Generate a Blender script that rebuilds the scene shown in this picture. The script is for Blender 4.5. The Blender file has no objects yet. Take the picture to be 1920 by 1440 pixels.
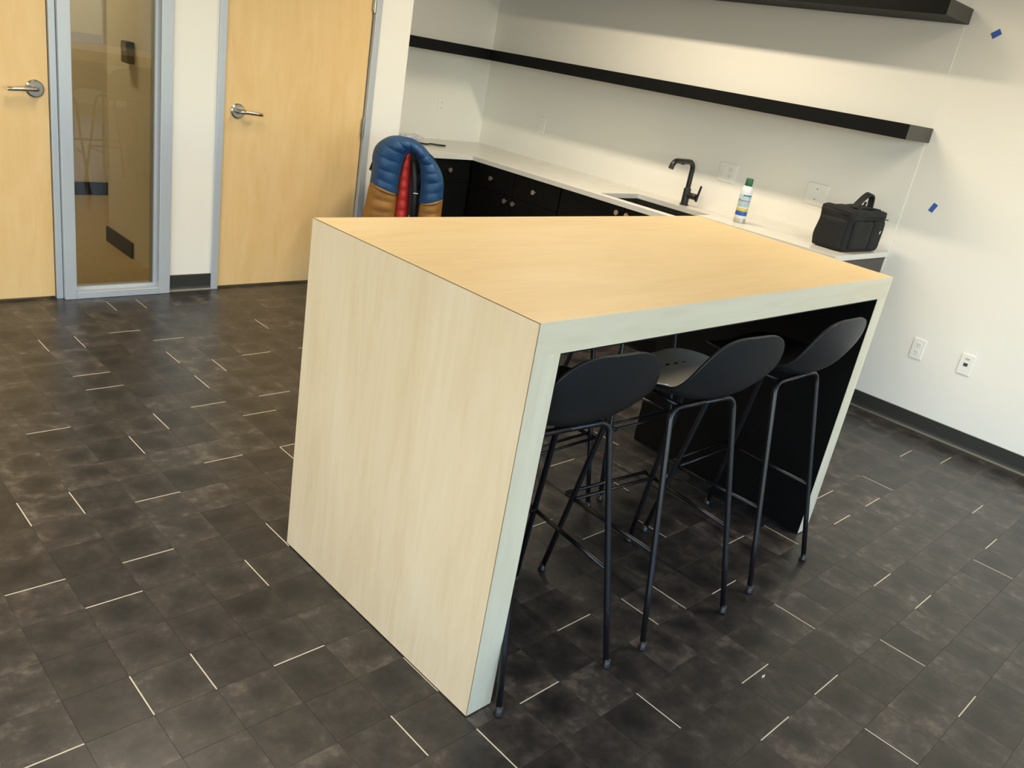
import bpy, bmesh, math, random
from mathutils import Vector, Matrix, Euler, noise

random.seed(7)
sc = bpy.context.scene
col = sc.collection

# ------------------------------------------------------------------ camera
CAM_LOC = Vector((-1.2496, -1.1039, 1.5714))
CAM_ROT = Euler((1.194116, -0.166974, -0.759558), 'XYZ')
FPX = 1556.7
cd = bpy.data.cameras.new('camera'); cam = bpy.data.objects.new('camera', cd); col.objects.link(cam)
cam.location = CAM_LOC; cam.rotation_euler = CAM_ROT
cd.sensor_fit = 'HORIZONTAL'; cd.sensor_width = 36.0; cd.lens = FPX / 1920 * 36.0
cd.clip_start = 0.02; cd.clip_end = 100
sc.camera = cam
CAM_INV = CAM_ROT.to_matrix().transposed()

def project(P):
    v = CAM_INV @ (Vector(P) - CAM_LOC)
    if v.z > -0.05: return None
    return (960 + FPX * v.x / -v.z, 720 - FPX * v.y / -v.z)

# ------------------------------------------------------------------ world, exposure
w = bpy.data.worlds.new('sky'); sc.world = w; w.use_nodes = True
wn = w.node_tree.nodes; wl = w.node_tree.links
bg = wn['Background']
sky = wn.new('ShaderNodeTexSky'); sky.sky_type = 'NISHITA'; sky.sun_disc = False
sky.sun_elevation = math.radians(38); sky.sun_rotation = math.radians(60)
wl.new(sky.outputs[0], bg.inputs[0]); bg.inputs[1].default_value = 0.86

sc.view_settings.view_transform = 'Standard'; sc.view_settings.look = 'None'
sc.view_settings.gamma = 1.0; sc.view_settings.use_curve_mapping = False
sc.view_settings.exposure = 0.52
LAMP_W = 29.0                       # watts of each ceiling downlight
LAMP_COL = (1.0, 0.86, 0.65)

def window_portal(x0, x1, z0, z1, y):
    l = bpy.data.lights.new('window_portal', 'AREA'); l.shape = 'RECTANGLE'
    l.size = x1 - x0; l.size_y = z1 - z0; l.cycles.is_portal = True
    o = bpy.data.objects.new('window_portal', l); col.objects.link(o)
    o.location = ((x0 + x1) / 2, y, (z0 + z1) / 2); o.rotation_euler = (math.radians(90), 0, 0)
    return o
window_portal(-3.9, -0.5, 0.35, 2.55, -4.52)
window_portal(-0.3, 3.2, 0.35, 2.55, -4.52)
pl = window_portal(-3.6, -.4, 0.35, 2.55, 0); pl.location = (-4.62, -2.0, 1.45); pl.rotation_euler = (math.radians(90), 0, math.radians(-90))

# ------------------------------------------------------------------ helpers
def lin(r, g, b):
    f = lambda c: (c / 255 / 12.92) if c / 255 <= 0.04045 else ((c / 255 + 0.055) / 1.055) ** 2.4
    return (f(r), f(g), f(b), 1.0)

def mat(name, rgb, rough=0.5, metal=0.0, spec=0.5, bump=None, var=None):
    m = bpy.data.materials.new(name); m.use_nodes = True
    nt = m.node_tree; b = nt.nodes['Principled BSDF']
    c = lin(*rgb)
    b.inputs['Base Color'].default_value = c; b.inputs['Roughness'].default_value = rough
    b.inputs['Metallic'].default_value = metal; b.inputs['Specular IOR Level'].default_value = spec
    tc = nt.nodes.new('ShaderNodeTexCoord')
    if var:       # (scale, amount): soft mottling of the colour itself
        n = nt.nodes.new('ShaderNodeTexNoise'); n.inputs['Scale'].default_value = var[0]; n.inputs['Detail'].default_value = 4
        nt.links.new(tc.outputs['Object'], n.inputs['Vector'])
        r = nt.nodes.new('ShaderNodeValToRGB')
        k = var[1]
        r.color_ramp.elements[0].position = 0.3; r.color_ramp.elements[1].position = 0.7
        r.color_ramp.elements[0].color = (c[0] * (1 - k), c[1] * (1 - k), c[2] * (1 - k), 1)
        r.color_ramp.elements[1].color = (min(1, c[0] * (1 + k)), min(1, c[1] * (1 + k)), min(1, c[2] * (1 + k)), 1)
        nt.links.new(n.outputs[0], r.inputs[0]); nt.links.new(r.outputs[0], b.inputs['Base Color'])
    if bump:      # (scale, strength, distance)
        n2 = nt.nodes.new('ShaderNodeTexNoise'); n2.inputs['Scale'].default_value = bump[0]; n2.inputs['Detail'].default_value = 3
        nt.links.new(tc.outputs['Object'], n2.inputs['Vector'])
        bp = nt.nodes.new('ShaderNodeBump'); bp.inputs['Strength'].default_value = bump[1]; bp.inputs['Distance'].default_value = bump[2]
        nt.links.new(n2.outputs[0], bp.inputs['Height']); nt.links.new(bp.outputs[0], b.inputs['Normal'])
    return m

def wood(name, c_light, c_mid, c_dark, axis, rough=0.4, fig=1.0):
    """pale veneer, grain stretched along axis (0,1,2)"""
    m = bpy.data.materials.new(name); m.use_nodes = True
    nt = m.node_tree; b = nt.nodes['Principled BSDF']; L = nt.links.new
    tc = nt.nodes.new('ShaderNodeTexCoord')
    def stretched(scale_across, scale_along, detail, off):
        mp = nt.nodes.new('ShaderNodeMapping')
        s = [scale_across] * 3; s[axis] = scale_along
        mp.inputs['Scale'].default_value = s; mp.inputs['Location'].default_value = (off, off * 1.7, off * 0.6)
        L(tc.outputs['Object'], mp.inputs['Vector'])
        n = nt.nodes.new('ShaderNodeTexNoise'); n.inputs['Scale'].default_value = 1.0
        n.inputs['Detail'].default_value = detail; n.inputs['Distortion'].default_value = 1.6
        L(mp.outputs[0], n.inputs['Vector']); return n.outputs[0]
    a = stretched(5 * fig, 1.1, 5, 3.1); g = stretched(70, 2.5, 4, 9.7); h = stretched(20 * fig, 2.4, 6, 5.3)
    r = nt.nodes.new('ShaderNodeValToRGB'); e = r.color_ramp.elements
    e[0].position = 0.28; e[0].color = lin(*c_dark); e[1].position = 0.72; e[1].color = lin(*c_light)
    k = e.new(0.5); k.color = lin(*c_mid)
    def math_(op, x, y):
        q = nt.nodes.new('ShaderNodeMath'); q.operation = op
        for i, v in enumerate((x, y)):
            if isinstance(v, (int, float)): q.inputs[i].default_value = v
            else: L(v, q.inputs[i])
        return q.outputs[0]
    mix = math_('ADD', math_('MULTIPLY', a, 0.5), math_('ADD', math_('MULTIPLY', g, 0.06), math_('MULTIPLY', h, 0.44)))
    L(mix, r.inputs[0]); L(r.outputs[0], b.inputs['Base Color'])
    b.inputs['Roughness'].default_value = rough; b.inputs['Specular IOR Level'].default_value = 0.35
    return m

class MB:
    """collects shapes in one bmesh, builds one mesh object"""
    def __init__(s): s.bm = bmesh.new()
    def box(s, x0, x1, y0, y1, z0, z1):
        v = [s.bm.verts.new((x, y, z)) for x in (x0, x1) for y in (y0, y1) for z in (z0, z1)]
        for f in ((0, 1, 3, 2), (4, 6, 7, 5), (0, 4, 5, 1), (2, 3, 7, 6), (0, 2, 6, 4), (1, 5, 7, 3)):
            s.bm.faces.new([v[i] for i in f])
        return s
    def hexa(s, bot, top):
        a = [s.bm.verts.new(p) for p in bot]; b = [s.bm.verts.new(p) for p in top]; n = len(a)
        s.bm.faces.new(a[::-1]); s.bm.faces.new(b)
        for i in range(n): s.bm.faces.new((a[i], a[(i + 1) % n], b[(i + 1) % n], b[i]))
        return s
    def tube(s, pts, r, seg=10, cap=True):
        pts = [Vector(p) for p in pts]; rs = r if isinstance(r, (list, tuple)) else [r] * len(pts)
        rings = []; up = None
        for i, p in enumerate(pts):
            t = (pts[min(i + 1, len(pts) - 1)] - pts[max(i - 1, 0)]).normalized()
            if up is None: up = t.orthogonal().normalized()
            up = (up - t * up.dot(t)).normalized(); sd = t.cross(up)
            rings.append([s.bm.verts.new(p + (up * math.cos(a) + sd * math.sin(a)) * rs[i]) for a in [2 * math.pi * k / seg for k in range(seg)]])
        for a, b in zip(rings, rings[1:]):
            for k in range(seg): s.bm.faces.new((a[k], a[(k + 1) % seg], b[(k + 1) % seg], b[k]))
        if cap: s.bm.faces.new(rings[0][::-1]); s.bm.faces.new(rings[-1])
        return s
    def lathe(s, prof, seg=24, c=(0, 0, 0)):
        rings = [[s.bm.verts.new((c[0] + r * math.cos(2 * math.pi * k / seg), c[1] + r * math.sin(2 * math.pi * k / seg), c[2] + z)) for k in range(seg)] for r, z in prof]
        for a, b in zip(rings, rings[1:]):
            for k in range(seg): s.bm.faces.new((a[k], a[(k + 1) % seg], b[(k + 1) % seg], b[k]))
        s.bm.faces.new(rings[0][::-1]); s.bm.faces.new(rings[-1])
        return s
    def grid(s, rows):
        vs = [[s.bm.verts.new(p) for p in r] for r in rows]
        for a, b in zip(vs, vs[1:]):
            for k in range(len(a) - 1): s.bm.faces.new((a[k], a[k + 1], b[k + 1], b[k]))
        return s
    def build(s, name, m, parent=None, bevel=0, smooth=False, seg=2, **props):
        bmesh.ops.recalc_face_normals(s.bm, faces=s.bm.faces)
        if bevel:
            bmesh.ops.bevel(s.bm, geom=[e for e in s.bm.edges if len(e.link_faces) == 2 and e.calc_face_angle(0) > 0.6], offset=bevel, segments=seg, affect='EDGES', profile=0.5)
        me = bpy.data.meshes.new(name); s.bm.to_mesh(me); s.bm.free()
        me.materials.append(m)
        if smooth:
            for p in me.polygons: p.use_smooth = True
        o = bpy.data.objects.new(name, me); col.objects.link(o)
        if parent: o.parent = parent
        for k, v in props.items(): o[k] = v
        return o

def smooth_by_angle(o, ang=40):
    me = o.data
    for p in me.polygons: p.use_smooth = True
    bm = bmesh.new(); bm.from_mesh(me)
    for e in bm.edges: e.smooth = not (len(e.link_faces) == 2 and e.calc_face_angle(0) > math.radians(ang))
    bm.to_mesh(me); bm.free()
    return o

def empty(name, loc=(0, 0, 0), rz=0.0, label=None, cat=None, group=None):
    o = bpy.data.objects.new(name, None); col.objects.link(o); o.location = loc; o.rotation_euler = (0, 0, rz)
    o.empty_display_size = 0.1
    if label: o['label'] = label
    if cat: o['category'] = cat
    if group: o['group'] = group
    return o

def catmull(pts, n):
    """n samples per span through the points (tuples of any length)"""
    out = []; P = [pts[0]] + list(pts) + [pts[-1]]
    for i in range(1, len(P) - 2):
        for k in range(n):
            t = k / n; a, b, c, d = P[i - 1], P[i], P[i + 1], P[i + 2]
            out.append(tuple(0.5 * (2 * b[j] + (c[j] - a[j]) * t + (2 * a[j] - 5 * b[j] + 4 * c[j] - d[j]) * t * t + (3 * b[j] - a[j] - 3 * c[j] + d[j]) * t ** 3) for j in range(len(b))))
    out.append(tuple(pts[-1])); return out

# ------------------------------------------------------------------ materials
M = {}
M['wall'] = mat('white_paint', (240, 236, 226), 0.6, bump=(140, 0.04, 0.002))
M['ceiling'] = mat('ceiling_paint', (238, 236, 230), 0.8)
M['base'] = mat('charcoal_rubber', (48, 48, 44), 0.45)
M['toe_shine'] = mat('rubber_highlight', (96, 95, 86), 0.4)  # highlight of the cove, painted as a paler tone
M['alu'] = mat('satin_aluminium', (196, 202, 208), 0.4, 0.35)
M['steel'] = mat('brushed_steel', (178, 172, 160), 0.25, 1.0)
M['black_lam'] = mat('black_laminate', (9, 9, 9), 0.5, spec=0.2)
M['shelf'] = mat('charcoal_laminate', (14, 15, 15), 0.5, spec=0.16)
M['daylit_end'] = mat('charcoal_daylit_end', (74, 71, 65), 0.5, spec=0.3)  # charcoal made paler: daylight on the near end faces put into the colour
M['cab'] = mat('black_cabinet', (10, 10, 10), 0.5, spec=0.2)
M['quartz'] = mat('white_quartz', (216, 213, 204), 0.22, var=(9, 0.03))
M['sink'] = mat('dark_composite_sink', (40, 42, 38), 0.3)
M['brass'] = mat('champagne_brass', (212, 196, 164), 0.28, 0.85)
M['blackmetal'] = mat('black_powder_coat', (14, 15, 18), 0.33, spec=0.5)
M['faucet'] = mat('matte_black_faucet', (26, 25, 22), 0.36, spec=0.5)
M['glide'] = mat('glide_plastic', (34, 32, 32), 0.35)
M['shell'] = mat('charcoal_plastic', (19, 21, 24), 0.42, spec=0.5, bump=(900, 0.05, 0.0004))
M['plate'] = mat('white_plate', (240, 238, 230), 0.35)
M['slot'] = mat('dark_slot', (70, 66, 60), 0.6)
M['tape'] = mat('blue_tape', (58, 96, 178), 0.7)
M['seam'] = mat('brown_seam', (120, 96, 62), 0.6)
M['top_wood'] = wood('maple_top', (225, 203, 158), (221, 196, 148), (213, 185, 135), 0, 0.42)  # top, end and edge maple differ in tone to hold each face's light
M['side_wood'] = wood('maple_side_lit', (236, 219, 188), (230, 210, 175), (220, 198, 160), 2, 0.45)
M['edge_wood_x'] = wood('maple_edge_long_daylit', (214, 208, 188), (206, 199, 176), (195, 186, 160), 0, 0.45)  # cool daylight on the front edges is put into this tone
M['edge_wood_z'] = wood('maple_edge_tall_daylit', (214, 208, 188), (206, 199, 176), (195, 186, 160), 2, 0.45)
M['door'] = wood('maple_door', (237, 204, 150), (232, 196, 139), (225, 186, 126), 2, 0.38, 0.6)
M['carpet'] = mat('tan_carpet', (172, 152, 112), 0.95, var=(120, 0.25), bump=(400, 0.4, 0.004))
M['bag'] = mat('black_nylon', (14, 14, 13), 0.8, bump=(260, 0.25, 0.001))
M['bag_strap'] = mat('black_webbing', (18, 18, 17), 0.7)
M['white'] = mat('white_print', (225, 225, 222), 0.5)
M['tile_base'] = mat('floor_base', (28, 27, 25), 0.8)
M['strip'] = mat('pale_inlay', (205, 196, 176), 0.4)
M['puff_blue'] = mat('blue_nylon', (20, 68, 112), 0.55, bump=(60, 0.25, 0.006))
M['puff_navy'] = mat('navy_lining', (24, 42, 70), 0.6)
M['puff_tan'] = mat('ochre_nylon', (150, 104, 44), 0.6, bump=(60, 0.25, 0.006))
M['puff_red'] = mat('red_lining', (190, 48, 40), 0.6, bump=(60, 0.25, 0.006))
M['zip'] = mat('black_zip', (20, 22, 24), 0.5)

def glass_mat():
    m = bpy.data.materials.new('bronze_tinted_glass'); m.use_nodes = True; nt = m.node_tree
    nt.nodes.remove(nt.nodes['Principled BSDF']); out = nt.nodes['Material Output']
    t = nt.nodes.new('ShaderNodeBsdfTransparent'); t.inputs[0].default_value = (0.66, 0.64, 0.54, 1)
    g = nt.nodes.new('ShaderNodeBsdfGlossy'); g.inputs['Roughness'].default_value = 0.01
    f = nt.nodes.new('ShaderNodeFresnel'); f.inputs[0].default_value = 1.6
    x = nt.nodes.new('ShaderNodeMixShader')
    nt.links.new(f.outputs[0], x.inputs[0]); nt.links.new(t.outputs[0], x.inputs[1]); nt.links.new(g.outputs[0], x.inputs[2])
    nt.links.new(x.outputs[0], out.inputs[0]); return m
M['glass'] = glass_mat()

GX, GY, TX0, TY0 = 0.1543, 0.1545, -0.003, -0.0435
def tile_mat():
    m = bpy.data.materials.new('slate_vinyl'); m.use_nodes = True; nt = m.node_tree; L = nt.links.new
    b = nt.nodes['Principled BSDF']
    geo = nt.nodes.new('ShaderNodeNewGeometry')
    def vm(op, x, y=None):
        q = nt.nodes.new('ShaderNodeVectorMath'); q.operation = op
        for i, v in enumerate((x, y)):
            if v is None: continue
            if isinstance(v, tuple): q.inputs[i].default_value = v
            else: L(v, q.inputs[i])
        return q
    def ma(op, x, y=None, clamp=False):
        q = nt.nodes.new('ShaderNodeMath'); q.operation = op; q.use_clamp = clamp
        for i, v in enumerate((x, y)):
            if v is None: continue
            if isinstance(v, (int, float)): q.inputs[i].default_value = v
            else: L(v, q.inputs[i])
        return q.outputs[0]
    cell = vm('MULTIPLY', vm('SUBTRACT', geo.outputs['Position'], (TX0, TY0, 0)).outputs[0], (1 / GX, 1 / GY, 0)).outputs[0]
    cid = vm('FLOOR', cell).outputs[0]
    wn_ = nt.nodes.new('ShaderNodeTexWhiteNoise'); wn_.noise_dimensions = '2D'; L(cid, wn_.inputs['Vector'])
    sep = nt.nodes.new('ShaderNodeSeparateColor'); L(wn_.outputs['Color'], sep.inputs[0])
    # blotch: dark soft patch inside each tile, off centre, warped
    wob = nt.nodes.new('ShaderNodeTexNoise'); wob.inputs['Scale'].default_value = 9; wob.inputs['Detail'].default_value = 3
    L(geo.outputs['Position'], wob.inputs['Vector'])
    fr = vm('FRACTION', cell).outputs[0]
    cen = vm('MULTIPLY', vm('SUBTRACT', wn_.outputs['Color'], (0.5, 0.5, 0.5)).outputs[0], (0.34, 0.34, 0)).outputs[0]
    rel = vm('SUBTRACT', vm('SUBTRACT', fr, (0.5, 0.5, 0)).outputs[0], cen).outputs[0]
    rel = vm('ADD', rel, vm('MULTIPLY', vm('SUBTRACT', wob.outputs['Color'], (0.5, 0.5, 0.5)).outputs[0], (0.35, 0.35, 0)).outputs[0]).outputs[0]
    dist = vm('LENGTH', vm('MULTIPLY', rel, (1, 1, 0)).outputs[0]).outputs['Value']
    blot = ma('SUBTRACT', 1.0, ma('MULTIPLY', dist, 2.3), True)          # 1 in the middle
    blot = ma('MULTIPLY', blot, ma('ADD', 0.25, ma('MULTIPLY', sep.outputs[1], 0.9)))
    # cloud: two scales of lighter dust
    c1 = nt.nodes.new('ShaderNodeTexNoise'); c1.inputs['Scale'].default_value = 16; c1.inputs['Detail'].default_value = 6; c1.inputs['Roughness'].default_value = 0.65
    off = vm('ADD', geo.outputs['Position'], vm('MULTIPLY', cid, (3.7, 5.1, 0)).outputs[0]).outputs[0]
    L(off, c1.inputs['Vector'])
    c2 = nt.nodes.new('ShaderNodeTexNoise'); c2.inputs['Scale'].default_value = 42; c2.inputs['Detail'].default_value = 5; c2.inputs['Roughness'].default_value = 0.6
    L(off, c2.inputs['Vector'])
    mott = ma('ADD', ma('MULTIPLY', ma('SUBTRACT', c1.outputs[0], 0.5), 1.25), ma('MULTIPLY', ma('SUBTRACT', c2.outputs[0], 0.5), 0.55))
    val = ma('ADD', ma('ADD', 0.34, ma('MULTIPLY', sep.outputs[0], 0.30)), mott)
    val = ma('SUBTRACT', val, ma('MULTIPLY', blot, 0.5), True)
    r = nt.nodes.new('ShaderNodeValToRGB'); e = r.color_ramp.elements
    e[0].position = 0.0; e[0].color = lin(26, 26, 26); e[1].position = 0.95; e[1].color = lin(104, 97, 89)
    k = e.new(0.35); k.color = lin(43, 41, 40); k = e.new(0.6); k.color = lin(60, 56, 53)
    L(val, r.inputs[0]); L(r.outputs[0], b.inputs['Base Color'])
    b.inputs['Roughness'].default_value = 0.33; b.inputs['Specular IOR Level'].default_value = 0.5
    bp = nt.nodes.new('ShaderNodeBump'); bp.inputs['Strength'].default_value = 0.12; bp.inputs['Distance'].default_value = 0.002
    L(c1.outputs[0], bp.inputs['Height']); L(bp.outputs[0], b.inputs['Normal'])
    return m
M['tile'] = tile_mat()

# ------------------------------------------------------------------ room
XW, YD, YF, ZC = 3.576, 3.452, 4.208, 2.78      # sink wall, door wall, recess wall, ceiling
XR = 2.177                                       # where the door wall ends
XL, YN = -4.6, -4.5                              # left wall, window wall
S = dict(kind='structure')

floor = MB().box(XL, XW, YN, YF, -0.12, -0.004).build('floor', M['tile_base'], **S)
MB().box(XL - .1, XW + .1, YN - .1, 6.1, ZC, ZC + .08).build('ceiling', M['ceiling'], **S)
b = MB(); b.box(XW, XW + .12, YN, YF + .12, 0, ZC); b.build('wall_right', M['wall'], **S)
b = MB(); b.box(XL, -.875, YD, YD + .11, 0, ZC); b.box(-.875, 1.945, YD, YD + .11, 2.16, ZC)
b.box(.675, .926, YD, YD + .11, 0, 2.16); b.box(1.943, XR, YD, YD + .11, 0, ZC); b.build('wall_back', M['wall'], **S)
MB().box(XR - .1, XR, YD + .11, YF + .12, 0, ZC).build('wall_recess_side', M['wall'], **S)
MB().box(XR, XW, YF, YF + .12, 0, ZC).build('wall_recess', M['wall'], **S)
b = MB(); b.box(XL - .12, XL, YN, -3.6, 0, ZC); b.box(XL - .12, XL, -.4, 6.0, 0, ZC); b.box(XL - .12, XL, -3.6, -.4, 0, .35); b.box(XL - .12, XL, -3.6, -.4, 2.55, ZC)
b.build('wall_left', M['wall'], **S)
b = MB()
for k in range(5):
    yy = -3.6 + 3.15 * k / 4; b.box(XL - .09, XL - .03, yy, yy + .05, .35, 2.55)
b.box(XL - .09, XL - .03, -3.6, -.4, .35, .40); b.box(XL - .09, XL - .03, -3.6, -.4, 2.5, 2.55)
b.build('window_4', M['alu'], **S)
b = MB(); b.box(XL, XW, YN - .12, YN, 0, .35); b.box(XL, XW, YN - .12, YN, 2.55, ZC)
for a, c in ((XL, -3.9), (-.5, -.3), (3.2, XW)): b.box(a, c, YN - .12, YN, .35, 2.55)
b.build('wall_front', M['wall'], **S)
for n, (x0, x1) in enumerate(((-3.9, -.5), (-.3, 3.2))):
    b = MB()
    for k in range(4):
        xx = x0 + (x1 - x0 - .05) * k / 3; b.box(xx, xx + .05, YN - .09, YN - .03, .35, 2.55)
    b.box(x0, x1, YN - .09, YN - .03, .35, .40); b.box(x0, x1, YN - .09, YN - .03, 2.5, 2.55); b.box(x0, x1, YN - .085, YN - .035, 1.9, 1.94)
    b.build('window_%d' % (n + 2), M['alu'], **S)
MB().box(-24, 20, -24, 12, -.20, -.14).build('ground_outside', mat('pale_paving', (150, 148, 142), 0.9), label='pale paving outside the window wall', category='paving', **S)
# painted backing board behind the shelves, proud of the wall with a crisp end
MB().box(XW - .003, XW, .692, YF, .80, ZC).build('trim_1', M['wall'], **S)
XP = XW - .003

# the office seen through the sidelight
b = MB(); b.box(-2.6, 2.07, 3.562, 6.0, -.1, 0.0); b.build('floor_office', M['carpet'], **S)
b = MB(); b.box(-2.6, 2.07, 5.91, 6.0, 0, ZC); b.box(.74, .84, YD + .11, 4.54, 0, ZC); b.box(2.07, 2.077, 3.6, 6.0, 0, ZC); b.box(-2.7, -2.6, 3.56, 6.0, 0, ZC)
b.build('wall_office', M['wall'], **S)
MB().box(-2.6, 2.07, 5.895, 5.91, 0, .1).build('baseboard_office', M['base'], **S)
b = MB(); b.box(.728, .74, 4.12, 4.552, 0, .1); b.box(.728, .84, 4.54, 4.552, 0, .1); b.build('baseboard_office_stub', M['base'], **S)

# rubber baseboards with a rolled toe
def baseboard(name, p0, p1, nrm):
    p0, p1, n = Vector(p0), Vector(p1), Vector(nrm)
    prof = [(0, 0), (.016, 0), (.0165, .004), (.012, .010), (.007, .020), (.006, .03), (.006, .094), (.004, .097), (0, .097)]
    b = MB(); a = [p0 + n * d + Vector((0, 0, z)) for d, z in prof]; c = [p1 + n * d + Vector((0, 0, z)) for d, z in prof]
    b.hexa(a, c); o = b.build(name, M['base'], **S)
    q = [(.0162, .0005), (.0185, .0005), (.0185, .004), (.0125, .0115), (.0118, .0105), (.0165, .0042)]  # paler strip stands in for the highlight along the cove
    b = MB(); b.hexa([p0 + n * d + Vector((0, 0, z)) for d, z in q], [p1 + n * d + Vector((0, 0, z)) for d, z in q]); b.build('toe_highlight', M['toe_shine'], o)
    return o
baseboard('baseboard_right', (XW, YN, 0), (XW, .695, 0), (-1, 0, 0))
baseboard('baseboard_back', (.675, YD, 0), (.926, YD, 0), (0, -1, 0))
baseboard('baseboard_back_end', (1.945, YD, 0), (XR, YD, 0), (0, -1, 0))
baseboard('baseboard_back_far', (XL, YD, 0), (-.92, YD, 0), (0, -1, 0))
baseboard('baseboard_left', (XL, YN, 0), (XL, YD, 0), (1, 0, 0))

# ------------------------------------------------------------------ doors and sidelight
def lever_set(parent, x, z, y, sgn, back=False):
    rose = MB().tube([(x, y, z), (x, y - .006, z), (x, y - .012, z)], [.041, .041, .034], 28).build('rose', M['steel'], parent)
    smooth_by_angle(rose)
    b = MB(); b.tube([(x, y - .01, z), (x, y - .048, z)], [.014, .012], 16)
    pts = catmull([(x, y - .044, z), (x + sgn * .02, y - .056, z + .002), (x + sgn * .06, y - .057, z), (x + sgn * .105, y - .056, z - .004), (x + sgn * .125, y - .048, z - .006)], 5)
    b.tube(pts, [.0125] * 6 + [.0105] * 6 + [.0095] * (len(pts) - 12), 12)
    smooth_by_angle(b.build('lever', M['steel'], parent), 50)

def hinge(parent, x, z0, z1, y):
    b = MB(); b.tube([(x, y - .008, z0), (x, y - .008, z1)], .007, 12); b.box(x - .014, x + .014, y - .006, y, z0 + .004, z1 - .004)
    b.tube([(x, y - .008, z1), (x, y - .008, z1 + .006)], .009, 12); b.tube([(x, y - .008, z0 - .006), (x, y - .008, z0)], .009, 12)
    smooth_by_angle(b.build('hinge', M['steel'], parent), 50)

# right-hand door
d2 = MB().box(.975, 1.893, YD + .012, YD + .056, .012, 2.13).build('door_2', M['door'], bevel=.002, **S)
lever_set(d2, 1.057, 1.030, YD + .012, 1)
for z in (.22, .945, 1.678): hinge(d2, 1.897, z, z + .11, YD + .008)
MB().box(.9645, .9745, YD + .004, YD + .014, .985, 1.075).build('strike_plate', M['steel'], d2)
b = MB(); b.box(.926, .968, YD - .014, YD + .11, 0, 2.18); b.box(1.900, 1.943, YD - .014, YD + .11, 0, 2.18); b.box(.968, 1.900, YD - .014, YD + .11, 2.136, 2.18)
b.box(.968, .974, YD + .058, YD + .09, 0, 2.136); b.box(1.894, 1.900, YD + .058, YD + .09, 0, 2.136)
fr = b.build('trim_2', M['alu'], bevel=.003, **S)
# left-hand door
d1 = MB().box(-.828, .090, YD + .012, YD + .056, .012, 2.13).build('door_1', M['door'], bevel=.002, **S)
lever_set(d1, .030, 1.050, YD + .012, -1)
b = MB(); b.box(-.875, -.833, YD - .014, YD + .11, 0, 2.18); b.box(.094, .124, YD - .006, YD + .11, 0, 2.18); b.box(-.833, .094, YD - .014, YD + .11, 2.136, 2.18)
b.build('trim_3', M['alu'], bevel=.003, **S)
# sidelight
win = empty('window_1', (0, 0, 0)); win['kind'] = 'structure'
for nm, bx in (('stile', (.126, .184, 0, 2.18)), ('stile', (.613, .676, 0, 2.18))):
    MB().box(bx[0], bx[1], YD - .03, YD + .11, bx[2], bx[3]).build(nm, M['alu'], win, bevel=.003)
MB().box(.184, .613, YD - .03, YD + .11, 0.0, .038).build('rail', M['alu'], win, bevel=.003)
MB().box(.184, .613, YD - .03, YD + .11, 2.13, 2.18).build('rail', M['alu'], win, bevel=.003)
b = MB(); b.box(.184, .196, YD + .02, YD + .05, .038, 2.13); b.box(.601, .613, YD + .02, YD + .05, .038, 2.13); b.box(.196, .601, YD + .02, YD + .05, .038, .052)
b.build('glazing_bead', M['alu'], win)
MB().box(.190, .607, YD + .032, YD + .038, .044, 2.132).build('pane', M['glass'], win)

# wall device in the office
dv = empty('wall_phone', (.728, 4.155, 1.16), 0, 'black wall-mounted handset box seen through the sidelight glass', 'intercom')
MB().box(-.03, .012, -.05, .05, 0, .12).build('housing', mat('device_black', (24, 23, 20), .4), dv, bevel=.006)
MB().box(-.034, -.03, -.04, .04, .066, .112).build('display', mat('device_grey', (110, 104, 90), .3), dv)

# ------------------------------------------------------------------ floor tiles
XSEG = [(-5, 8), (-3, 11), (-3, 6), (-3, 4), (-2, 11), (-2, 5), (0, 1), (0, 7), (1, 3), (3, -6), (3, -2), (6, -4), (7, -5), (7, -3), (9, -2), (10, 0), (12, 2),
        (13, -3), (13, 3), (13, 1), (15, -1), (16, -1), (16, 4), (18, 2), (19, 1),
        (6, 8), (4, 5), (3, 6), (1, 9), (1, 14), (0, 13), (0, 15), (1, 20), (0, 21), (-2, 18), (-3, 16)]            # (row line j, tile i)
YSEG = [(-4, 9), (-4, 3), (-3, 9), (-3, 3), (-1, 0), (-1, 5), (-1, 11), (-1, 18), (0, 6), (0, 1), (0, -1), (0, 12), (0, 18), (2, 9), (2, 14), (2, 16), (2, 21),
        (3, -2), (3, 15), (3, 21), (5, 0), (6, -5), (6, 0), (6, 18), (8, -2), (9, -4), (15, -4),
        (11, 6), (9, 4), (11, 0), (17, 0), (8, 2)]  # (column line i, tile j)
i0, i1 = math.floor((XL - TX0) / GX), math.ceil((XW - TX0) / GX)
j0, j1 = math.floor((YN - TY0) / GY), math.ceil((YF - TY0) / GY)
def in_poly(p, poly):
    c = False; n = len(poly)
    for k in range(n):
        (x1, y1), (x2, y2) = poly[k], poly[(k + 1) % n]
        if (y1 > p[1]) != (y2 > p[1]) and p[0] < (x2 - x1) * (p[1] - y1) / (y2 - y1) + x1: c = not c
    return c
ISL = [(540, 1018), (588, 408), (1312, 405), (1672, 519), (1647, 561), (1049, 662), (921, 1325), (880, 1346)]
BACKDROP = [(0, 0), (1920, 0), (1920, 885), (1600, 762), (1312, 405), (588, 408), (578, 530), (0, 556)]
vis = []
for i in range(i0, i1):
    for j in range(j0, j1):
        cx, cy = TX0 + (i + .5) * GX, TY0 + (j + .5) * GY
        q = project((cx, cy, 0))
        if q and -20 < q[0] < 1940 and -20 < q[1] < 1460 and not in_poly(q, ISL) and not in_poly(q, BACKDROP):
            vis.append(((Vector((cx, cy, 0)) - CAM_LOC).length, i, j))
vis.sort(); single = {(i, j) for _, i, j in vis[:300]}
g = .00022
tm = MB().box(-GX / 2 + g, GX / 2 - g, -GY / 2 + g, GY / 2 - g, -.004, 0)
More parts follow.
